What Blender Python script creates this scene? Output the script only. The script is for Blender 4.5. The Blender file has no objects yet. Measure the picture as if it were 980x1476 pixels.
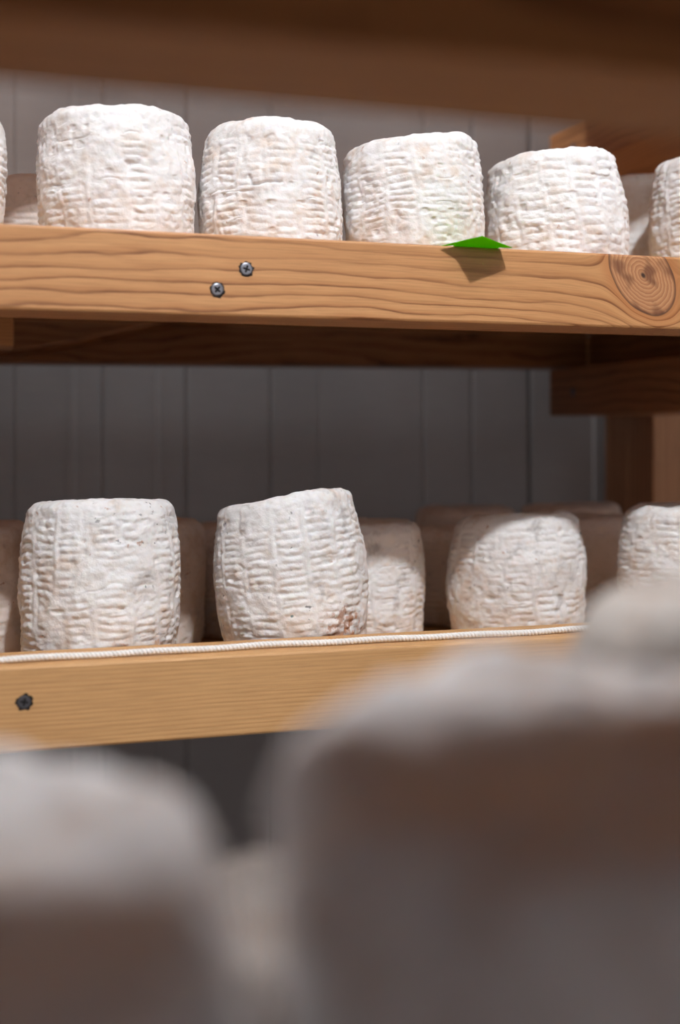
import bpy, bmesh, math, random
import numpy as np
from mathutils import Vector, Matrix

# ------------------------------------------------------------------ frame of reference
# X runs along the shelves, Y goes away from the camera, Z is up (metres).
F = 1700.0                      # focal length in pixels of a 980 x 1476 frame
TH = math.atan(F / 5620.0)      # camera turned towards +X
ST, CT = math.sin(TH), math.cos(TH)
H0 = 1.30                       # camera height
CAM = Vector((0.0, -0.70, H0))
HOR = 628.0                     # horizon row
scene = bpy.context.scene
COL = scene.collection


def px(u, v, Y):
    """point of the vertical plane y = Y seen at pixel (u, v)"""
    a = (u - 490.0) / F
    Z = (Y - CAM.y) / (CT - a * ST)
    return Vector((Z * (ST + a * CT), Y, H0 + (HOR - v) / F * Z))


# ------------------------------------------------------------------ node helpers
class NT:
    def __init__(s, name):
        s.mat = bpy.data.materials.new(name)
        s.mat.use_nodes = True
        s.t = s.mat.node_tree
        s.t.nodes.clear()
        s.out = s.t.nodes.new('ShaderNodeOutputMaterial')

    def n(s, kind, **kw):
        nd = s.t.nodes.new(kind)
        for k, v in kw.items():
            setattr(nd, k, v)
        return nd

    def put(s, sock, v):
        if isinstance(v, bpy.types.NodeSocket):
            s.t.links.new(v, sock)
        elif isinstance(v, (tuple, list)) and len(v) == 3 and sock.type == 'RGBA':
            sock.default_value = (*v, 1)
        else:
            sock.default_value = v

    def m(s, op, a, b=0.0, c=None, clamp=False):
        nd = s.n('ShaderNodeMath', operation=op, use_clamp=clamp)
        s.put(nd.inputs[0], a)
        s.put(nd.inputs[1], b)
        if c is not None:
            s.put(nd.inputs[2], c)
        return nd.outputs[0]

    def obj(s):
        return s.n('ShaderNodeTexCoord').outputs['Object']

    def xyz(s, v):
        nd = s.n('ShaderNodeSeparateXYZ')
        s.put(nd.inputs[0], v)
        return nd.outputs

    def vec(s, x, y, z):
        nd = s.n('ShaderNodeCombineXYZ')
        for i, q in enumerate((x, y, z)):
            s.put(nd.inputs[i], q)
        return nd.outputs[0]

    def noise(s, v, scale, detail=2.0, rough=0.5, dist=0.0):
        nd = s.n('ShaderNodeTexNoise')
        s.put(nd.inputs['Vector'], v)
        nd.inputs['Scale'].default_value = scale
        nd.inputs['Detail'].default_value = detail
        nd.inputs['Roughness'].default_value = rough
        nd.inputs['Distortion'].default_value = dist
        return nd.outputs[0]

    def ramp(s, f, stops, interp='LINEAR'):
        nd = s.n('ShaderNodeValToRGB')
        nd.color_ramp.interpolation = interp
        e = nd.color_ramp.elements
        while len(e) < len(stops):
            e.new(0.5)
        for q, (p, c) in zip(e, stops):
            q.position = p
            q.color = (*c, 1) if len(c) == 3 else c
        s.put(nd.inputs[0], f)
        return nd.outputs[0]

    def step(s, f, lo, hi):
        nd = s.n('ShaderNodeMapRange', interpolation_type='SMOOTHSTEP')
        s.put(nd.inputs[0], f)
        s.put(nd.inputs[1], lo)
        s.put(nd.inputs[2], hi)
        return nd.outputs[0]

    def mix(s, f, a, b, blend='MIX'):
        nd = s.n('ShaderNodeMix', data_type='RGBA', blend_type=blend)
        s.put(nd.inputs[0], f)
        s.put(nd.inputs[6], a)
        s.put(nd.inputs[7], b)
        return nd.outputs[2]

    def bump(s, h, strength, dist):
        nd = s.n('ShaderNodeBump')
        nd.inputs['Strength'].default_value = strength
        nd.inputs['Distance'].default_value = dist
        s.put(nd.inputs['Height'], h)
        return nd.outputs[0]

    def principled(s, color, rough=0.5, normal=None, **kw):
        nd = s.n('ShaderNodeBsdfPrincipled')
        s.put(nd.inputs['Base Color'], color)
        s.put(nd.inputs['Roughness'], rough)
        if normal is not None:
            s.put(nd.inputs['Normal'], normal)
        for k, v in kw.items():
            s.put(nd.inputs[k], v)
        s.t.links.new(nd.outputs[0], s.out.inputs[0])
        return nd


def lin(r, g, b):
    f = lambda c: c / 255 / 12.92 if c / 255 <= 0.04045 else ((c / 255 + 0.055) / 1.055) ** 2.4
    return (f(r), f(g), f(b))


def wood(name, light, mid, dark, axis='X', freq=190.0, pith=(0.09, 0.05), wob=1.0,
         knot=None, fine=1.0, seed=0.0, rough=0.55):
    """timber whose rings are cut lengthwise; axis is the local axis the grain follows"""
    t = NT(name)
    o = t.xyz(t.obj())
    L, A, B = {'X': (o[0], o[2], o[1]), 'Y': (o[1], o[2], o[0]), 'Z': (o[2], o[0], o[1])}[axis]
    inside = None
    if knot:
        kx, kz, ka, kb = knot
        dx = t.m('DIVIDE', t.m('SUBTRACT', L, kx), ka)
        dz0 = t.m('SUBTRACT', A, kz)
        # the lower end of the knot leans to the right
        dx = t.m('ADD', dx, t.m('MULTIPLY', dz0, 14.0))
        dz = t.m('DIVIDE', dz0, kb)
        wn = t.noise(t.vec(L, A, 3.3), 45, 1)
        r2 = t.m('ADD', t.m('MULTIPLY', dx, dx), t.m('MULTIPLY', dz, dz))
        r2 = t.m('MULTIPLY', r2, t.m('ADD', 0.9, t.m('MULTIPLY', wn, 0.2)))
        r2c = t.m('MAXIMUM', r2, 1.0)
        A = t.m('ADD', kz, t.m('MULTIPLY', dz0, t.m('SUBTRACT', 1.0, t.m('DIVIDE', 0.93, r2c))))
        inside = t.m('SUBTRACT', 1.0, t.step(r2, 0.92, 1.0))
        kr = t.m('POWER', r2, 0.5)
    P = t.vec(t.m('MULTIPLY', L, 1.0), t.m('MULTIPLY', A, 3.2), t.m('MULTIPLY', B, 3.2))
    n1 = t.noise(t.vec(t.m('ADD', L, seed), t.m('MULTIPLY', A, 4.0), t.m('MULTIPLY', B, 4.0)), 4.2, 2.0, 0.45)
    n2 = t.noise(t.vec(t.m('ADD', L, seed + 5), t.m('MULTIPLY', A, 5.0), t.m('MULTIPLY', B, 5.0)), 22.0, 2.0, 0.5)
    da = t.m('SUBTRACT', A, pith[0])
    db = t.m('SUBTRACT', B, pith[1])
    rho = t.m('POWER', t.m('ADD', t.m('MULTIPLY', da, da), t.m('MULTIPLY', db, db)), 0.5)
    g = t.m('ADD', t.m('MULTIPLY', rho, freq),
            t.m('ADD', t.m('MULTIPLY', n1, 4.2 * wob), t.m('MULTIPLY', n2, 0.75 * wob)))
    fr = t.m('FRACT', g)
    band = t.ramp(fr, [(0.0, light), (0.42, light), (0.78, mid), (0.90, dark), (0.965, dark), (1.0, light)])
    # every ring is not equally dark
    irr = t.noise(t.vec(t.m('MULTIPLY', L, 1.2), t.m('MULTIPLY', A, 14.0), t.m('MULTIPLY', B, 14.0)), 7.0, 2.0)
    col = t.mix(t.m('MULTIPLY', t.step(irr, 0.36, 0.68), 0.72), band, tuple(0.6 * a + 0.4 * b for a, b in zip(light, mid)))
    fib = t.noise(t.vec(t.m('MULTIPLY', L, 14.0), t.m('MULTIPLY', A, 420.0), t.m('MULTIPLY', B, 420.0)), 2.2, 3.0, 0.6)
    col = t.mix(0.55 * fine, col, t.ramp(fib, [(0.25, (0.55, 0.5, 0.45)), (0.55, (1, 1, 1)), (0.8, (1.0, 1.0, 1.0))]), 'MULTIPLY')
    blot = t.noise(t.vec(L, A, B), 11.0, 3.0)
    col = t.mix(0.35, col, t.ramp(blot, [(0.3, (0.72, 0.66, 0.6)), (0.7, (1, 1, 1))]), 'MULTIPLY')
    if inside is not None:
        kn = t.noise(t.vec(L, o[2], 1.0), 160, 3.0)
        kring = t.m('FRACT', t.m('ADD', t.m('MULTIPLY', kr, 10.0), t.m('MULTIPLY', kn, 1.0)))
        ang = t.noise(t.vec(t.m('DIVIDE', dx, 1.0), t.m('DIVIDE', dz, 1.0), 7.7), 1.3, 2.0)
        kc = t.ramp(kring, [(0.0, lin(196, 146, 104)), (0.6, lin(176, 120, 78)), (0.9, lin(158, 106, 70)), (1.0, lin(180, 128, 88))])
        kc = t.mix(t.m('MULTIPLY', t.step(ang, 0.46, 0.6), 0.8), kc, lin(104, 60, 36))
        kc = t.mix(t.m('SUBTRACT', 1.0, t.step(kr, 0.03, 0.10)), kc, lin(60, 34, 22))
        kc = t.mix(t.step(kr, 0.90, 0.98), kc, lin(78, 44, 28))
        halo = t.m('SUBTRACT', 1.0, t.step(r2, 1.0, 1.9))
        col = t.mix(t.m('MULTIPLY', halo, 0.45), col, lin(168, 98, 46))
        col = t.mix(inside, col, kc)
    hgt = t.m('ADD', t.m('MULTIPLY', fib, 0.6), t.m('MULTIPLY', fr, 0.25))
    t.principled(col, rough, t.bump(hgt, 0.35, 0.0006))
    return t.mat


def cheese_mat(name, seed, tan=0.5, mould=0.5, white=lin(244, 243, 244), brown=lin(216, 192, 172), spots=()):
    t = NT(name)
    o = t.obj()
    mp = t.n('ShaderNodeVectorMath', operation='ADD')
    t.put(mp.inputs[0], o)
    mp.inputs[1].default_value = (seed * 1.7, seed * 0.9, seed * 2.3)
    p = mp.outputs[0]
    n1 = t.noise(p, 34, 4.0, 0.6)
    n2 = t.noise(p, 110, 3.0, 0.6)
    tn = t.m('ADD', t.m('MULTIPLY', n1, 0.65), t.m('MULTIPLY', n2, 0.35))
    z = t.xyz(o)[2]
    low = t.m('MULTIPLY', t.m('SUBTRACT', 1.0, t.step(z, 0.0, 0.075)), 0.05)
    c = t.mix(t.m('MULTIPLY', t.step(t.m('ADD', tn, low), 0.49, 0.70), tan), white, brown)
    n3 = t.noise(p, 62, 3.0, 0.65, 0.4)
    c = t.mix(t.m('MULTIPLY', t.step(n3, 0.55, 0.74), 0.5 * mould), c, lin(176, 172, 172))
    n4 = t.noise(p, 175, 2.0, 0.6)
    n5 = t.noise(p, 26, 2.0)
    sp = t.m('MULTIPLY', t.step(n4, 0.67, 0.73), t.step(n5, 0.52, 0.62))
    c = t.mix(t.m('MULTIPLY', sp, 0.75 * mould), c, lin(112, 112, 116))
    n6 = t.noise(p, 48, 2.0)
    n7 = t.noise(p, 210, 2.0)
    sp2 = t.m('MULTIPLY', t.step(n7, 0.66, 0.72), t.step(n6, 0.56, 0.66))
    c = t.mix(t.m('MULTIPLY', sp2, 0.6), c, lin(176, 118, 78))
    for q, w_, col_ in spots:
        dv = t.n('ShaderNodeVectorMath', operation='DISTANCE')
        t.put(dv.inputs[0], o)
        dv.inputs[1].default_value = q
        f = t.m('SUBTRACT', 1.0, t.m('DIVIDE', dv.outputs['Value'], w_))
        f = t.m('ADD', f, t.m('MULTIPLY', t.m('SUBTRACT', t.noise(p, 190, 3.0, 0.6), 0.5), 2.2))
        c = t.mix(t.m('MULTIPLY', t.step(f, 0.12, 0.6), 0.75), c, col_)
    fine = t.noise(p, 620, 3.0, 0.65)
    mid = t.noise(p, 260, 2.0, 0.6)
    h = t.m('ADD', t.m('MULTIPLY', fine, 0.35), mid)
    nd = t.principled(c, 0.82, t.bump(h, 0.5, 0.0011))
    nd.inputs['Specular IOR Level'].default_value = 0.25
    nd.inputs['Subsurface Weight'].default_value = 0.22
    nd.inputs['Subsurface Radius'].default_value = (1.0, 0.75, 0.6)
    nd.inputs['Subsurface Scale'].default_value = 0.0022
    return t.mat


def plain(name, color, rough=0.5, metal=0.0):
    t = NT(name)
    n = t.noise(t.obj(), 300, 2.0)
    c = t.mix(t.m('MULTIPLY', n, 0.3), color, tuple(0.6 * k for k in color))
    nd = t.principled(c, rough)
    nd.inputs['Metallic'].default_value = metal
    return t.mat


# ------------------------------------------------------------------ object helpers
def put(o, parent=None):
    COL.objects.link(o)
    if parent:
        o.parent = parent
    return o


def mesh_obj(name, me, mat, parent=None, loc=(0, 0, 0), smooth=False):
    o = bpy.data.objects.new(name, me)
    o.location = loc
    if mat and not me.materials:
        me.materials.append(mat)
    if smooth:
        me.polygons.foreach_set('use_smooth', [True] * len(me.polygons))
    return put(o, parent)


def thing(name, label, cat, loc=(0, 0, 0), group=None):
    o = bpy.data.objects.new(name, None)
    o.empty_display_size = 0.05
    o.location = loc
    tag(o, label, cat, group)
    return put(o)


def tag(o, label, cat, group=None):
    o['label'] = label
    o['category'] = cat
    if group:
        o['group'] = group
    return o


def timber(name, x0, x1, y0, y1, z0, z1, mat, parent, bevel=0.0016, seg=2, origin=None):
    """sawn timber with eased edges; coordinates in the world, origin at its centre"""
    c = Vector(((x0 + x1) / 2, (y0 + y1) / 2, (z0 + z1) / 2)) if origin is None else Vector(origin)
    bm = bmesh.new()
    bmesh.ops.create_cube(bm, size=1.0)
    for v in bm.verts:
        v.co = Vector(((x0 + x1) / 2 + v.co.x * (x1 - x0), (y0 + y1) / 2 + v.co.y * (y1 - y0),
                       (z0 + z1) / 2 + v.co.z * (z1 - z0))) - c
    bmesh.ops.bevel(bm, geom=list(bm.edges), offset=bevel, segments=seg, profile=0.5, affect='EDGES')
    me = bpy.data.meshes.new(name)
    bm.to_mesh(me)
    bm.free()
    o = mesh_obj(name, me, mat, parent)
    o.location = c - (parent.location if parent else Vector())
    return o


# ------------------------------------------------------------------ noise for the rinds
def vnoise(x, y, z, seed):
    xi, yi, zi = np.floor(x).astype(np.int64), np.floor(y).astype(np.int64), np.floor(z).astype(np.int64)
    xf, yf, zf = x - xi, y - yi, z - zi
    s = lambda q: q * q * q * (q * (q * 6 - 15) + 10)
    u, v, w = s(xf), s(yf), s(zf)

    def h(a, b, c):
        k = (a * 374761393 + b * 668265263 + c * 2147483647 + seed * 1274126177) & 0xffffffff
        k = ((k ^ (k >> 13)) * 1274126177) & 0xffffffff
        k = ((k ^ (k >> 16)) * 2246822519) & 0xffffffff
        return ((k ^ (k >> 15)) & 0xffffff) / float(0xffffff)
    r = 0
    for i, wi in ((0, 1 - u), (1, u)):
        for j, wj in ((0, 1 - v), (1, v)):
            for k, wk in ((0, 1 - w), (1, w)):
                r = r + wi * wj * wk * h(xi + i, yi + j, zi + k)
    return r * 2 - 1


def sstep(x, a, b):
    t = np.clip((x - a) / (b - a), 0, 1)
    return t * t * (3 - 2 * t)


def cheese_mesh(r, h, seed, nphi=280, nside=170, ntop=22, lean=(0, 0), top=(0, 0), base_f=0.86, top_f=0.90,
                rows=5.0, worn=0.0, turn=0.0, rim=0.010, lump=1.0, crack=None):
    """basket moulded cheese: barrel side printed with ribs and weave, domed rim"""
    # profile (rho, z, how much weave shows)
    pts = []
    rb, rt = r * base_f, r * top_f
    for i in range(5):
        pts.append((rb * 0.97 * i / 5 + 1e-6, 0.0, 0.0))
    for i in range(5):
        a = i / 5 * math.pi / 2
        pts.append((rb - 0.004 + 0.004 * math.sin(a), 0.004 * (1 - math.cos(a)), 0.2))
    for i in range(nside + 1):
        q = i / nside
        z = 0.004 + (h - 0.004 - rim) * q
        tt = z / h
        bul = 1 - ((tt - 0.47) / 0.53) ** 2
        rho = rb + (rt - rb) * tt + (r - (rb + rt) / 2) * max(0.0, bul) ** 0.85
        pts.append((rho, z, min(1.0, 0.25 + q * 8) * min(1.0, 0.7 + (1 - q) * 9)))
    re, ze = pts[-1][0], pts[-1][1]
    for i in range(1, 15):
        a = i / 14 * math.pi / 2
        pts.append((re - rim * 1.05 * (1 - math.cos(a)), ze + rim * math.sin(a), 0.7 * math.cos(a)))
    re = pts[-1][0]
    for i in range(1, ntop + 1):
        pts.append((re * (1 - i / ntop) + 1e-6, h - 0.0012 * math.sin(i / ntop * 1.57), 0.0))
    P = np.array(pts)
    phi = np.linspace(0, 2 * np.pi, nphi, endpoint=False)
    RHO, PH = np.meshgrid(P[:, 0], phi, indexing='ij')
    Z = np.repeat(P[:, 1][:, None], nphi, 1)
    W = np.repeat(P[:, 2][:, None], nphi, 1)
    X, Y = RHO * np.cos(PH), RHO * np.sin(PH)
    k = 1000.0
    N = lambda s, sd: vnoise(X * k / s + 31.7, Y * k / s + 17.3, Z * k / s + 5.1, seed * 13 + sd)
    # weave
    nsec = 15
    zw = Z * k + 1.5 * N(17, 1) + 0.5 * N(7, 2)
    pw = PH + turn + 0.05 * N(22, 3) + 0.02 * N(8, 16) + 0.006 * Z * k * 0.25
    sec = pw / (2 * np.pi) * nsec
    sid = np.floor(sec)
    sf = sec - sid
    off = ((sid * 0.618 + seed * 0.37) % 1.0)
    row = zw / rows + off * 0.8
    ridge = np.abs(np.cos(np.pi * row)) ** 0.95            # rounded bars with narrow gaps
    edge = np.minimum(sf, 1 - sf)                          # distance from a rib
    pad = sstep(edge, 0.07, 0.20)
    rib = np.exp(-(edge / 0.05) ** 2)
    groove = np.exp(-((edge - 0.115) / 0.04) ** 2)
    bead = 0.74 + 0.26 * np.cos(2 * np.pi * sf * 3 + 3.5 * N(11, 4) + 2.1 * np.floor(row))
    show = np.clip(0.55 + 1.1 * N(19, 5) - worn, 0.05, 1.0)
    d = W * (show * ((ridge - 0.6) * 1.25 * pad * bead) + (0.3 + 0.7 * show) * (0.28 * rib - 0.6 * groove * (0.6 + 0.8 * N(13, 14))))
    # soft mould lumps, pits and a few cracks
    d = d + lump * (1.3 * N(38, 15) + 1.1 * N(22, 6) + 0.6 * N(10, 7) + 0.5 * N(5.2, 8)) + 0.3 * N(2.6, 9)
    pit = sstep(N(6.0, 10), 0.52, 0.72)
    d = d - np.clip(W + 0.1, 0, 1) * 0.9 * pit
    cr = np.exp(-(N(15, 11) / 0.035) ** 2) * sstep(N(22, 12), 0.25, 0.45)
    d = d - np.clip(W, 0, 1) * 0.8 * cr
    if crack is not None:
        dm = np.full(X.shape, 1.0)
        for (x0, z0), (x1, z1) in zip(crack[:-1], crack[1:]):
            ex, ez = x1 - x0, z1 - z0
            q = np.clip(((X - x0) * ex + (Z - z0) * ez) / (ex * ex + ez * ez), 0, 1)
            dm = np.minimum(dm, np.hypot(X - x0 - q * ex, Z - z0 - q * ez))
        d = d - 2.0 * np.exp(-(dm * k / 0.85) ** 2) * (Y < 0)
    d = d / k
    # outward direction from the profile
    dr = np.gradient(P[:, 0])
    dz = np.gradient(P[:, 1])
    ln = np.sqrt(dr ** 2 + dz ** 2) + 1e-12
    nr, nz = (dz / ln)[:, None], (-dr / ln)[:, None]
    flat = (Z < 0.0015)
    d = np.where(flat, 0, d)
    # the displacement fades at the pole of the top
    R2 = RHO + d * nr * np.clip(RHO / 0.006, 0, 1)
    Z2 = np.maximum(Z + d * nz, 0.0)
    X, Y = R2 * np.cos(PH), R2 * np.sin(PH)
    # uneven disc: oval, lean and sloping top
    X = X * (1 + 0.02 * math.sin(seed * 3.1))
    T = Z2 / h
    X2 = X + lean[0] * Z2
    Y2 = Y + lean[1] * Z2
    Z2 = Z2 + T * (top[0] * X + top[1] * Y)
    co = np.stack([X2, Y2, Z2], -1).reshape(-1, 3)
    ni = P.shape[0]
    i = np.arange(ni - 1)[:, None]
    j = np.arange(nphi)[None, :]
    jn = (j + 1) % nphi
    f = np.stack([i * nphi + j, i * nphi + jn, (i + 1) * nphi + jn, (i + 1) * nphi + j], -1).reshape(-1, 4)
    me = bpy.data.meshes.new('cheese')
    me.vertices.add(len(co))
    me.vertices.foreach_set('co', co.ravel())
    me.loops.add(f.size)
    me.polygons.add(len(f))
    me.loops.foreach_set('vertex_index', f.ravel())
    me.polygons.foreach_set('loop_start', np.arange(0, f.size, 4))
    me.polygons.foreach_set('loop_total', np.full(len(f), 4))
    me.polygons.foreach_set('use_smooth', np.ones(len(f), bool))
    me.update(calc_edges=True)
    return me


# ------------------------------------------------------------------ materials
LIGHT, MID, DARK = lin(206, 152, 100), lin(186, 128, 78), lin(134, 82, 44)
kx = px(927, 397, 0.0)
SH_X0, SH_X1 = -0.345, 0.695
SH_XC = (SH_X0 + SH_X1) / 2
UP_TOP, UP_BOT = H0 + 0.1213, H0 + 0.0722
LO_TOP, LO_BOT = H0 - 0.1324, H0 - 0.1815
TP_TOP, TP_BOT = H0 + 0.380, H0 + 0.331
BT = 0.050                                       # beam thickness
M_up = wood('pine_wavy_grain_knot', LIGHT, MID, DARK, 'X', 225, (0.055, 0.05), 1.0,
            (kx.x - SH_XC, kx.z - (UP_TOP + UP_BOT) / 2, 0.0245, 0.0275), 1.0, 1.3)
M_lo = wood('pine_straight_grain', lin(222, 174, 120), lin(216, 165, 110), lin(200, 147, 94), 'X', 420, (0.16, 0.06), 0.5, None, 0.8, 7.1)
M_in = wood('pine_weathered', lin(168, 116, 72), lin(146, 96, 56), lin(104, 64, 36), 'X', 150, (0.05, 0.06), 1.2, None, 1.0, 3.7)
M_inY = wood('pine_weathered_crosswise', lin(176, 124, 78), lin(152, 102, 60), lin(110, 70, 40), 'Y', 170, (0.07, 0.06), 0.8, None, 1.0, 9.1)
M_post = wood('pine_post', lin(204, 156, 118), lin(192, 142, 104), lin(160, 112, 78), 'Z', 180, (0.09, 0.06), 0.7, None, 0.9, 2.2)
M_near = wood('pine_near_rack', lin(196, 140, 84), lin(176, 120, 68), lin(146, 94, 50), 'X', 120, (0.05, 0.08), 1.0, None, 0.8, 4.4)
M_screw = plain('screw_steel', lin(140, 142, 150), 0.33, 1.0)
M_hole = plain('screw_recess', lin(20, 18, 17), 0.9)
M_cord = plain('white_cord', lin(253, 252, 251), 0.85)


def wall_mat():
    t = NT('grey_wall_panel')
    o = t.xyz(t.obj())
    n = t.noise(t.vec(t.m('MULTIPLY', o[0], 1.0), o[1], t.m('MULTIPLY', o[2], 0.6)), 6.0, 3.0)
    fine = t.noise(t.vec(t.m('MULTIPLY', o[0], 1.0), o[1], t.m('MULTIPLY', o[2], 14.0)), 30.0, 2.0)
    c = t.ramp(n, [(0.3, lin(150, 149, 151)), (0.7, lin(166, 165, 167))])
    c = t.mix(0.12, c, t.ramp(fine, [(0.3, (0.5, 0.5, 0.5)), (0.7, (1, 1, 1))]), 'MULTIPLY')
    t.principled(c, 0.45)
    return t.mat


M_wall = wall_mat()
M_floor = plain('concrete_floor', lin(120, 112, 106), 0.8)
M_ceiling = plain('white_ceiling', lin(200, 198, 196), 0.8)

# ------------------------------------------------------------------ the room
WALL_Y = 0.56


def wall_back():
    # ribbed sandwich panels: shallow vertical grooves and one real joint
    xs = []
    for u, w, dpt in ((20, .0025, .0012), (148, .003, .0016), (268, .003, .002), (390, .003, .0016), (460, .002, .0008),
                      (610, .0025, .0014), (680, .003, .002), (763, .0035, .006), (105, .004, -.0009), (228, .003, -.0009),
                      (858, .004, -.0015)):
        xs.append((px(u, 600, WALL_Y).x, w, dpt))
    for k in range(14):
        xs.append((-0.085 * k - 0.10, .003, .0016))
        xs.append((0.78 + 0.085 * k, .003, .0016))
    xs.sort()
    prof = [(-3.0, 0.0)]
    for x, w, d in xs:
        prof += [(x - w, 0.0), (x - w * 0.35, d), (x + w * 0.35, d), (x + w, 0.0)]
    prof.append((3.0, 0.0))
    bm = bmesh.new()
    lo = [bm.verts.new((x, WALL_Y + d, 0.0)) for x, d in prof]
    hi = [bm.verts.new((x, WALL_Y + d, 2.9)) for x, d in prof]
    for i in range(len(prof) - 1):
        bm.faces.new((lo[i], lo[i + 1], hi[i + 1], hi[i]))
    bl = [bm.verts.new((x, WALL_Y + 0.08, z)) for x, z in ((-3, 0), (3, 0), (3, 2.9), (-3, 2.9))]
    bm.faces.new((bl[1], bl[0], bl[3], bl[2]))
    me = bpy.data.meshes.new('wall_back')
    bm.to_mesh(me)
    bm.free()
    o = mesh_obj('wall_back', me, M_wall)
    o['kind'] = 'structure'


def slab(name, x0, x1, y0, y1, z0, z1, mat):
    o = timber(name, x0, x1, y0, y1, z0, z1, mat, None, 0.003, 1)
    o['kind'] = 'structure'
    return o


wall_back()
slab('floor', -3, 3, -2.6, 0.6, -0.1, 0.0, M_floor)
slab('wall_front', -3, 3, -2.7, -2.6, 0.0, 2.9, M_wall)
slab('wall_left', -3.1, -3.0, -2.6, 0.6, 0.0, 2.9, M_wall)
slab('wall_right', 3.0, 3.1, -2.6, 0.6, 0.0, 2.9, M_wall)
slab('ceiling', -3, 3, -2.6, 0.6, 2.9, 3.0, M_ceiling)


# ------------------------------------------------------------------ racks
def rack(name, label, x0, x1, ys, bearers, ztop, b_y):
    """uprights and the bearers the loose shelves lie on"""
    t = thing(name, label, 'rack', ((x0 + x1) / 2, (ys[0][0] + ys[-1][1]) / 2, 0))
    for xa, xb, xc, xd in ((x0 - 0.05, x0, x0, x0 + 0.1), (x1, x1 + 0.05, x1 - 0.1, x1)):
        for ya, yb in ys:
            timber('post', xa, xb, ya, yb, 0.0, ztop, M_post, t)
        for zb in bearers:
            b = timber('bearer', xc, xd, b_y[0], b_y[1], zb - 0.0505, zb, M_inY, t)
            if xa > 0:
                bpy_screw(b, Vector((xc - 0.0002, b_y[1] - 0.055, zb - 0.026)), 'X')
    return t


def screw_mesh():
    """countersunk head with a cross recess, facing -Y"""
    bm = bmesh.new()
    n = 32
    rings = [(0.0040, -0.0001), (0.0038, -0.0006), (0.0031, -0.0008), (0.0026, -0.0008)]
    prev = None
    for r, y in rings:
        ring = [bm.verts.new((r * math.cos(2 * math.pi * i / n), y, r * math.sin(2 * math.pi * i / n))) for i in range(n)]
        if prev:
            for i in range(n):
                bm.faces.new((prev[i], prev[(i + 1) % n], ring[(i + 1) % n], ring[i]))
        prev = ring
    # cross outline inside the head, sunk into it
    cr = []
    dip = []
    for i in range(n):
        a = 2 * math.pi * i / n
        c = abs(math.cos(2 * a))
        r = 0.0007 + 0.0017 * c ** 1.5
        cr.append(bm.verts.new((r * math.cos(a), -0.0008, r * math.sin(a))))
        dip.append(bm.verts.new((r * 0.6 * math.cos(a), 0.0010, r * 0.6 * math.sin(a))))
    for i in range(n):
        j = (i + 1) % n
        bm.faces.new((prev[i], prev[j], cr[j], cr[i]))
        f = bm.faces.new((cr[i], cr[j], dip[j], dip[i]))
        f.material_index = 1
    f = bm.faces.new(dip)
    f.material_index = 1
    bmesh.ops.recalc_face_normals(bm, faces=bm.faces)
    me = bpy.data.meshes.new('screw')
    bm.to_mesh(me)
    bm.free()
    me.materials.append(M_screw)
    me.materials.append(M_hole)
    return me


SCREW = screw_mesh()


def hole_mesh(r, seed):
    """ragged rim of torn fibre round a sunk screw"""
    rnd = random.Random(seed)
    bm = bmesh.new()
    n = 26
    k = [1 + rnd.uniform(-0.12, 0.2) for _ in range(n)]
    a = [bm.verts.new((r * k[i] * math.cos(2 * math.pi * i / n), -0.00025, r * k[i] * math.sin(2 * math.pi * i / n))) for i in range(n)]
    b = [bm.verts.new((r * .86 * math.cos(2 * math.pi * i / n), -0.00012, r * .86 * math.sin(2 * math.pi * i / n))) for i in range(n)]
    for i in range(n):
        j = (i + 1) % n
        bm.faces.new((a[i], a[j], b[j], b[i]))
    bm.faces.new(b)
    me = bpy.data.meshes.new('screw_hole')
    bm.to_mesh(me)
    bm.free()
    me.materials.append(M_hole)
    return me


def bpy_screw(beam, p, axis='Y', tilt=0.0, sunk=0.0):
    base = beam.location + (beam.parent.location if beam.parent else Vector())
    h = mesh_obj('screw_hole', hole_mesh(0.0046, int(p.x * 1e4)), None, beam)
    s = mesh_obj('screw', SCREW, None, beam, smooth=False)
    for o, dy in ((h, 0.0), (s, sunk)):
        o.location = p - base + (Vector((0, dy, 0)) if axis == 'Y' else Vector((dy, 0, 0)))
        o.rotation_euler = (0, tilt, 0) if axis == 'Y' else (0, 0, -math.pi / 2)
    s['label'] = 'shiny steel cross-head screw'
    h['label'] = 'dark splintered screw hole'


def shelf(name, label, z0, z1, y0, y1, floor_top, m_front, x0=SH_X0, x1=SH_X1, near=False, rear_tilt=0.0):
    t = thing(name, label, 'shelf', ((x0 + x1) / 2, (y0 + y1) / 2, z0))
    a, b = (y0, y0 + BT) if not near else (y1 - BT, y1)
    front = timber('front_beam', x0, x1, a, b, z0, z1, m_front, t)
    c, d = (y1 - BT, y1) if not near else (y0, y0 + BT)
    rear = timber('rear_beam', x0 + 0.048, x1 - 0.048, c, d, z0, z1, M_in, t)
    rear.rotation_euler = (0, rear_tilt, 0)
    for q in (x0, x1 - 0.0475):
        timber('cross_member', q, q + 0.0475, y0 + BT + .0005, y1 - (BT if near else 0) - .0005, z0, floor_top - 0.009, M_inY, t)
    n = 6
    ya, yb = y0 + BT + 0.001, y1 - BT - 0.001
    w = (yb - ya) / n
    for i in range(n):
        timber('slat', x0 + 0.002, x1 - 0.002, ya + i * w + 0.0003, ya + (i + 1) * w - 0.0003, floor_top - 0.0088, floor_top, M_in if near else M_lo, t, 0.001, 1)
    return t, front, rear


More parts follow.
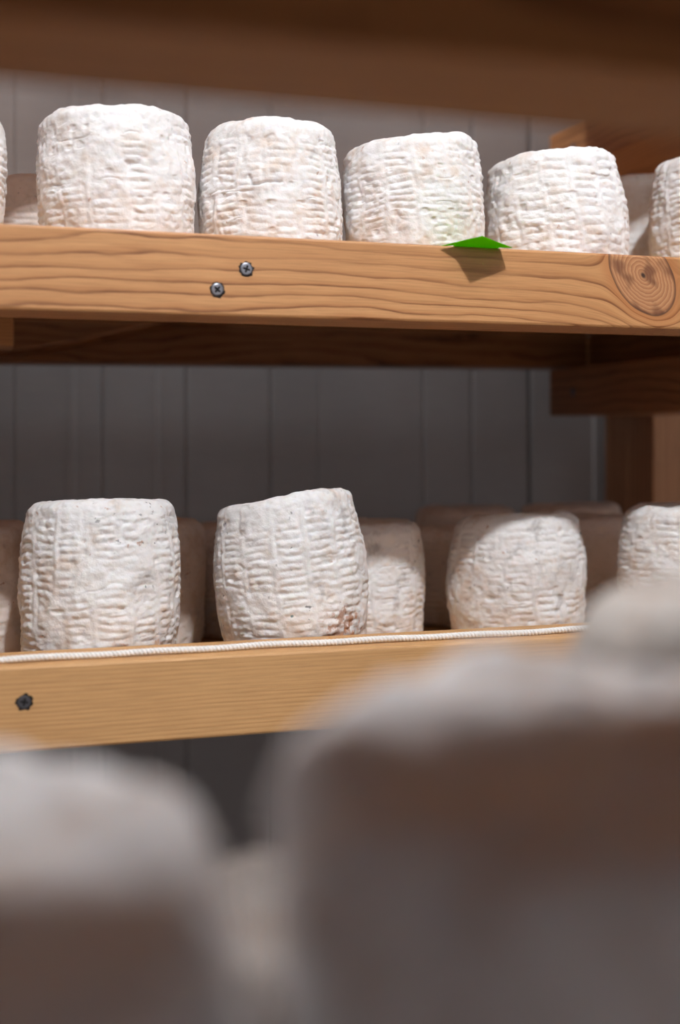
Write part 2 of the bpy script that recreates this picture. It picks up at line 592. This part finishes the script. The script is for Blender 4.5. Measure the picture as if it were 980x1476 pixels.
FAR_Y1 = 0.533
up, up_front, up_rear = shelf('wooden_shelf', 'middle shelf of pale pine with wavy grain and a big knot under the upper cheeses',
                              UP_BOT, UP_TOP, 0.0, FAR_Y1, UP_TOP, M_up, rear_tilt=-0.008)
lo, lo_front, lo_rear = shelf('wooden_shelf', 'lower pine shelf with straight fine grain and a white cord along its top edge',
                              LO_BOT, LO_TOP, 0.0, FAR_Y1, H0 - 0.166, M_lo)
tp, tp_front, tp_rear = shelf('wooden_shelf', 'highest shelf of the far rack, mostly above the picture',
                              TP_BOT, TP_TOP, 0.0, 0.40, TP_TOP, M_lo)
shelf('wooden_shelf', 'added unseen shelf of the far rack above the picture, blocking light from the wall', H0 + 0.55, H0 + 0.60, 0.0, 0.40, H0 + 0.60, M_lo)  # added out of view to keep the key lamp off the upper wall
# things fixed to the middle shelf
for u, v in ((355, 388), (313, 417.5)):
    bpy_screw(up_front, px(u, v, 0.0), 'Y', 0.3 if u > 330 else 0.7)
bpy_screw(lo_front, px(35, 1012, 0.0), 'Y', 0.2, 0.0005)
p = px(20, 499, 0.284)
timber('centre_brace', SH_X0 + 0.05, p.x, 0.284, 0.332, UP_BOT, UP_TOP - 0.009, M_lo, up)


def lath():
    """bent strip nailed across the rear beam"""
    pts = [(-60, 522), (0, 512), (60, 504), (110, 496), (160, 485), (210, 474), (262, 466), (330, 462)]
    bm = bmesh.new()
    prev = None
    for u, v in pts:
        c = px(u, v, FAR_Y1 - BT - 0.004) - up.location
        hh = 0.0042
        ring = [bm.verts.new(c + Vector((0, dy, dz))) for dy, dz in ((-.004, hh * .6), (-.0045, -hh * .6), (.0045, -hh), (.0045, hh))]
        if prev:
            for i in range(4):
                bm.faces.new((prev[i], prev[(i + 1) % 4], ring[(i + 1) % 4], ring[i]))
        else:
            bm.faces.new(ring)
        prev = ring
    bm.faces.new(prev)
    bmesh.ops.recalc_face_normals(bm, faces=bm.faces)
    me = bpy.data.meshes.new('lath')
    bm.to_mesh(me)
    bm.free()
    mesh_obj('lath', me, M_in, up)


lath()

rack('rack_frame', 'pine uprights and bearers of the far rack standing against the grey wall', SH_X0 - 0.003, SH_X1 + 0.003,
     [(0.0, 0.10), (0.43, 0.535)], [UP_BOT, LO_BOT, TP_BOT, H0 + 0.55], H0 + 0.70, (0.0, 0.479))

# ---- near rack, between the camera and the aisle
NB = px(490, 160, -0.461 + BT)
N_UP_BOT = NB.z
N_LO_TOP = H0 - 0.142
nu, nu_front, _ = shelf('wooden_shelf', 'out of focus brown beam and shelf crossing the top of the picture',
                        N_UP_BOT, N_UP_BOT + 0.049, -1.02, -0.461 + BT, N_UP_BOT + 0.049, M_near, -0.6, 0.75, near=True)
nl, nl_front, _ = shelf('wooden_shelf', 'near shelf under the blurred foreground cheeses, below the picture',
                        N_LO_TOP - 0.049, N_LO_TOP, -1.02, -0.461 + BT, N_LO_TOP, M_near, -0.6, 0.75, near=True)
rack('rack_frame', 'uprights of the near rack standing outside the picture on both sides', -0.603, 0.753,
     [(-1.02, -0.92), (-0.511, -0.411)], [N_UP_BOT, N_LO_TOP - 0.049], N_UP_BOT + 0.06, (-1.02, -0.411))

# ------------------------------------------------------------------ cheeses
MATS = [cheese_mat('cheese_rind', 0.3, 0.7, 0.75), cheese_mat('cheese_rind_pale', 4.1, 0.5, 0.55),
        cheese_mat('cheese_rind_mottled', 8.7, 0.7, 1.4), cheese_mat('cheese_rind_rear_shade', 2.9, 0.7, 0.6, lin(244, 232, 226)),  # rear cheeses' rind tinted with the warm tone of their shade
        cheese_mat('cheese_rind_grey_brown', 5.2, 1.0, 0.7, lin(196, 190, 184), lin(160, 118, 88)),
        cheese_mat('cheese_rind_gap_shade', 6.6, 0.6, 0.8, lin(150, 142, 137), lin(120, 100, 86))]  # rind of the low gap cheese darkened to stand in for shade
UF = UP_TOP
LF = H0 - 0.166


def cheese(label, u, Yc, zf, hw=None, v=None, r=None, h=None, mat=0, group=None, front_rim=True, crack_px=None, stains=None, **kw):
    """u: column of its axis, hw: half width in the picture, v: row of its top"""
    c = px(u, 600, Yc)
    a = (u - 490) / F
    Z = (Yc - CAM.y) / (CT - a * ST)
    if r is None:
        r = hw / F * Z / math.sqrt(1 + a * a) * 0.985
    if h is None:
        h = H0 + (HOR - v) / F * (Z - 0.92 * r if front_rim else Z + 0.85 * r) - zf
        if front_rim:
            h += 0.85 * r * kw.get('top', (0, 0))[1]
        else:
            h -= 0.85 * r * kw.get('top', (0, 0))[1]
    if crack_px:
        kw['crack'] = [(q.x - c.x, q.z - zf) for q in (px(a_, b_, Yc - 0.96 * r) for a_, b_ in crack_px)]
    me = cheese_mesh(r, h, **kw)
    m = MATS[mat]
    if stains:
        m = cheese_mat('cheese_rind_stained', kw['seed'] * 0.77, 0.7, 1.1,
                       spots=[(px(a_, b_, Yc - dy * r) - Vector((c.x, Yc, zf)), w_, col_) for a_, b_, dy, w_, col_ in stains])
    o = mesh_obj('cheese', me, m, None, (c.x, Yc, zf))
    tag(o, label, 'cheese', group)
    return o


GU, GL, GN = 'cheeses on the middle shelf', 'cheeses on the lower shelf', 'blurred cheeses in the foreground'
YU = 0.087
cheese('white cheese cut off by the left edge of the picture, on the middle shelf', -97, YU, UF, 109, 135, mat=1, group=GU, seed=11)
cheese('leftmost whole cheese of the upper row, widest one, with smooth worn rind', 173, YU, UF, 116, 142, mat=1, group=GU, seed=2,
       worn=0.28, top=(0.07, 0), lean=(-0.05, 0), base_f=0.90, top_f=0.88, turn=0.3)
cheese('upper row cheese with a short crack in its middle, above the two screws', 391, YU, UF, 104, 160, mat=0, group=GU, seed=3,
       top=(0.03, 0), base_f=0.93, top_f=0.86, turn=0.1, rim=0.014,
       crack_px=[(361, 249), (365, 263), (374, 264), (384, 261), (404, 262)])
cheese('upper row cheese standing behind the bright green slip', 599, YU, UF, 103.5, 186, mat=0, group=GU, seed=4,
       top=(0.12, 0), lean=(-0.06, 0), base_f=0.94, top_f=0.89, turn=0.55)
cheese('upper row cheese with strong horizontal ridges, left of the wood knot', 804, YU, UF, 103.5, 207, mat=1, group=GU, seed=5,
       top=(0.10, 0), lean=(-0.07, 0), base_f=0.93, top_f=0.86, turn=0.0, worn=-0.3, rows=6.3)
cheese('upper row cheese cut off by the right edge, above the wood knot', 1037, YU, UF, 105, 207, mat=1, group=GU, seed=6,
       top=(0.05, 0), base_f=0.88, top_f=0.85)
lowres = dict(nphi=150, nside=70, ntop=14)
cheese('shaded cheese peeking out behind the leftmost cheeses of the upper row', 75, 0.225, UF, r=0.050, v=248, mat=3, group=GU, seed=7, **lowres)
cheese('half shaded cheese in the gap behind the two rightmost upper cheeses', 925, 0.205, UF, r=0.050, v=247, mat=0, group=GU, seed=8, **lowres)

cheese('leftmost bright cheese of the lower row, squarish, above the sunk screw', 145, 0.108, LF, 117, 720, mat=0, group=GL, seed=21,
       base_f=0.82, top_f=0.86, top=(0.0, -0.07), worn=-0.15,
       stains=[(170, 938, 0.95, 0.008, lin(204, 140, 92)), (225, 936, 0.8, 0.006, lin(214, 160, 112))])
cheese('tall tilted cheese in the middle of the lower row with brown patch at its foot', 427, 0.106, LF, 112, 709, mat=2, group=GL, seed=22,
       base_f=0.80, top_f=0.85, top=(0.13, -0.13), lean=(-0.07, 0), worn=-0.2,
       stains=[(482, 898, 0.72, 0.019, lin(170, 116, 78)), (496, 920, 0.65, 0.016, lin(214, 150, 104)), (493, 851, 0.8, 0.0036, lin(48, 96, 116)),
               (421, 888, 0.95, 0.0014, lin(60, 110, 116))], turn=0.2)
cheese('round barrel cheese of the lower row with shadow on its upper left', 744, 0.163, LF, 102, 740, mat=2, group=GL, seed=23,
       base_f=0.80, top_f=0.80, top=(0.03, -0.08), worn=0.15, rim=0.013)
cheese('lower row cheese at the right edge behind the blurred cheese top', 990, 0.112, LF, 105, 722, mat=0, group=GL, seed=24, front_rim=False,
       base_f=0.86, top_f=0.88, top=(0.05, 0))
cheese('second row cheese half lit, close behind the tilted middle cheese', 522, 0.192, LF, r=0.0495, v=745, mat=2, group=GL, seed=25, front_rim=False,
       base_f=0.92, top_f=0.90, worn=0.1)
for lab, u, Y, r, v, m, sd in (
        ('shaded cheese cut off by the left edge, behind the leftmost lower cheese', -55, 0.205, 0.050, 748, 3, 31),
        ('shaded cheese just right of and behind the leftmost lower cheese', 205, 0.225, 0.050, 743, 3, 32),
        ('shaded cheese deep in the gap left of the tilted middle cheese', 345, 0.285, 0.049, 750, 3, 33),
        ('shaded cheese in the narrow gap left of the round barrel cheese', 652, 0.285, 0.050, 755, 3, 34),
        ('shaded cheese whose flat top shows left behind the round barrel cheese', 672, 0.40, 0.052, 727, 3, 35),
        ('shaded cheese right behind the round barrel cheese', 834, 0.275, 0.053, 737, 3, 36),
        ('farthest shaded cheese by the dark post, its flat top just showing', 822, 0.40, 0.052, 723, 3, 37)):
    cheese(lab, u, Y, LF, r=r, v=v, mat=m, group=GL, seed=sd, front_rim=False, top_f=0.93, base_f=0.9, **lowres)

NF = N_LO_TOP
big = dict(nphi=200, nside=90, ntop=20)
cheese('huge blurred cheese in front at the lower right', 860, -0.518, NF, r=0.0525, v=936, mat=0, group=GN, seed=41, front_rim=False, rim=0.011, top=(0, 0.15), lump=2.0, top_f=0.97, base_f=0.93, **big)
cheese('blurred cheese in front at the lower left, lower than its neighbour', -140, -0.512, NF, r=0.0535, v=1056, mat=0, group=GN, seed=42, front_rim=False, rim=0.014, top=(0, 0.2), lump=2.0, top_f=0.86, **big)
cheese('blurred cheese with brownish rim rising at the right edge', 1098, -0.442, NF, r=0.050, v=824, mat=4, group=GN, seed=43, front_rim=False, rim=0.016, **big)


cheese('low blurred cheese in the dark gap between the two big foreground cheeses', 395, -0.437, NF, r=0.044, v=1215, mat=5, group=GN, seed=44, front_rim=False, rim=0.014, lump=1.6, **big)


# ------------------------------------------------------------------ white cord on the lower beam
def cord():
    bm = bmesh.new()
    x0, x1 = SH_X0 + 0.02, SH_X1 - 0.02
    n = 3200
    rnd = random.Random(5)
    ph = [rnd.uniform(0, 6.28) for _ in range(3)]
    for s in range(2):
        prev = None
        for i in range(n + 1):
            x = x0 + (x1 - x0) * i / n
            a = 2 * math.pi * x / 0.0050 + s * math.pi
            yc = 0.0125 + 0.0012 * math.sin(x * 21 + ph[0]) + 0.0006 * math.sin(x * 57 + ph[1])
            zc = LO_TOP + 0.0022 + 0.0003 * (1 + math.sin(x * 90 + ph[2]))
            c = Vector((x, yc + 0.0010 * math.cos(a), zc + 0.0010 * math.sin(a)))
            tg = Vector((1, -0.0010 * 1257 * math.sin(a), 0.0010 * 1257 * math.cos(a))).normalized()
            u_ = tg.cross(Vector((0, 0, 1))).normalized()
            w_ = tg.cross(u_)
            ring = [bm.verts.new(c + 0.00115 * (math.cos(k * math.pi / 3) * u_ + math.sin(k * math.pi / 3) * w_)) for k in range(6)]
            if prev:
                for k in range(6):
                    bm.faces.new((prev[k], prev[(k + 1) % 6], ring[(k + 1) % 6], ring[k]))
            else:
                bm.faces.new(ring)
            prev = ring
        bm.faces.new(prev)
    bmesh.ops.recalc_face_normals(bm, faces=bm.faces)
    me = bpy.data.meshes.new('cord')
    bm.to_mesh(me)
    bm.free()
    o = mesh_obj('cord', me, M_cord, smooth=True)
    tag(o, 'white twisted cord lying along the top edge of the lower beam', 'cord')


cord()


def crumb(label, u, size, seed):
    rnd = random.Random(seed)
    bm = bmesh.new()
    bmesh.ops.create_icosphere(bm, subdivisions=2, radius=size)
    for v in bm.verts:
        v.co *= rnd.uniform(0.75, 1.2)
        v.co.z *= 0.7
    lo_ = min(v.co.z for v in bm.verts)
    me = bpy.data.meshes.new('crumb')
    bm.to_mesh(me)
    bm.free()
    p = px(u, 930, 0.0185)
    tag(mesh_obj('rind_crumb', me, M_crumb, None, (p.x, 0.0185, LO_TOP - lo_)), label, 'crumb', 'rind crumbs by the white cord')


M_crumb = plain('rind_crumb', lin(222, 158, 88), 0.8)
crumb('orange rind crumb behind the white cord under the tilted middle cheese', 478, 0.0030, 3)
crumb('tiny pale crumb behind the white cord under the leftmost lower cheese', 170, 0.0028, 4)


# ------------------------------------------------------------------ green slip under the third cheese
def slip():
    t = NT('green_slip')
    n = t.noise(t.obj(), 900, 2.0)
    c = t.mix(n, lin(130, 216, 14), lin(144, 232, 24))
    d = t.n('ShaderNodeBsdfDiffuse')
    tr = t.n('ShaderNodeBsdfTranslucent')
    t.put(d.inputs[0], c)
    t.put(tr.inputs[0], c)
    mx = t.n('ShaderNodeMixShader')
    mx.inputs[0].default_value = 0.5
    t.t.links.new(d.outputs[0], mx.inputs[1])
    t.t.links.new(tr.outputs[0], mx.inputs[2])
    t.t.links.new(mx.outputs[0], t.out.inputs[0])
    e = 0.0004
    A = px(636, 354.5, -0.002)
    B = px(695, 340.5, -0.023)
    C = px(738, 357, -0.011)
    D = px(721, 360, -0.0005)
    E = px(655, 357, -0.0005)
    for q in (D, E):
        q.z = UP_TOP + e
    A2 = px(664, 347.5, -0.009)
    up_ = [A, A2, B, C, D, Vector((D.x - 0.004, 0.031, UP_TOP + e)), Vector((E.x + 0.006, 0.031, UP_TOP + e)), E]
    o0 = Vector(((A.x + C.x) / 2, 0.0, UP_TOP))
    bm = bmesh.new()
    top = [bm.verts.new(q - o0 + Vector((0, 0, 0.00015))) for q in up_]
    bot = [bm.verts.new(q - o0 - Vector((0, 0, 0.00015))) for q in up_]
    for f in ((0, 1, 7), (7, 1, 4), (1, 2, 4), (2, 3, 4), (4, 5, 6), (4, 6, 7)):
        bm.faces.new([top[i] for i in f])
        bm.faces.new([bot[i] for i in reversed(f)])
    k = len(up_)
    for i in range(k):
        j = (i + 1) % k
        bm.faces.new((top[i], bot[i], bot[j], top[j]))
    bmesh.ops.recalc_face_normals(bm, faces=bm.faces)
    me = bpy.data.meshes.new('slip')
    bm.to_mesh(me)
    bm.free()
    tag(mesh_obj('green_slip', me, t.mat, None, o0), 'bright green slip sticking out over the front edge of the middle shelf', 'slip')


slip()

# ------------------------------------------------------------------ light
def lamp(name, kind, loc, energy, color, **kw):
    d = bpy.data.lights.new(name, kind)
    d.energy = energy
    d.color = color
    for k, v in kw.items():
        setattr(d, k, v)
    o = bpy.data.objects.new(name, d)
    o.location = loc
    return put(o)


lamp('ceiling_spot', 'POINT', (0.22, -1.22, H0 + 0.072 + 1.16 * 1.22), 106, (0.955, 0.98, 1.0), shadow_soft_size=0.032)
a = lamp('overhead_fill', 'AREA', (0.2, 0.25, 2.86), 24, (0.95, 0.97, 1.0), shape='RECTANGLE', size=2.2, size_y=0.5)  # added fill light, washes the upper part of the back wall

c = lamp('foreground_fill', 'AREA', (0.2, 0.48, H0 + 1.35), 22, (0.98, 0.98, 1.0), shape='RECTANGLE', size=2.2, size_y=0.1)  # added fill light that brightens the tops of the foreground cheeses
c.rotation_euler = (math.radians(-40), 0, 0)
b = lamp('rear_fill', 'AREA', (0.9, -2.5, H0 + 0.62), 4, (0.97, 0.98, 1.0), shape='RECTANGLE', size=2.4, size_y=0.25)  # added fill light behind the camera, lifts the wall and rear timbers
b.rotation_euler = (math.radians(85), 0, 0)
w = bpy.data.worlds.new('room')
scene.world = w
w.use_nodes = True
bg = w.node_tree.nodes['Background']
bg.inputs[0].default_value = (0.9, 0.93, 1.0, 1)
bg.inputs[1].default_value = 0.05

# ------------------------------------------------------------------ camera
cd = bpy.data.cameras.new('camera')
cam = bpy.data.objects.new('camera', cd)
put(cam)
cam.location = CAM
cam.rotation_euler = (math.pi / 2, 0, -TH)
cd.sensor_fit = 'VERTICAL'
cd.sensor_height = 36.0
cd.sensor_width = 24.0
cd.lens = F / 1476 * 36
cd.shift_y = -(738 - HOR) / 1476
cd.clip_start = 0.01
cd.dof.use_dof = True
cd.dof.focus_distance = 0.79
cd.dof.aperture_fstop = 3.5
scene.camera = cam

scene.view_settings.view_transform = 'Standard'
scene.view_settings.look = 'None'
scene.view_settings.gamma = 1.0
scene.view_settings.use_curve_mapping = False
scene.view_settings.exposure = 0.0
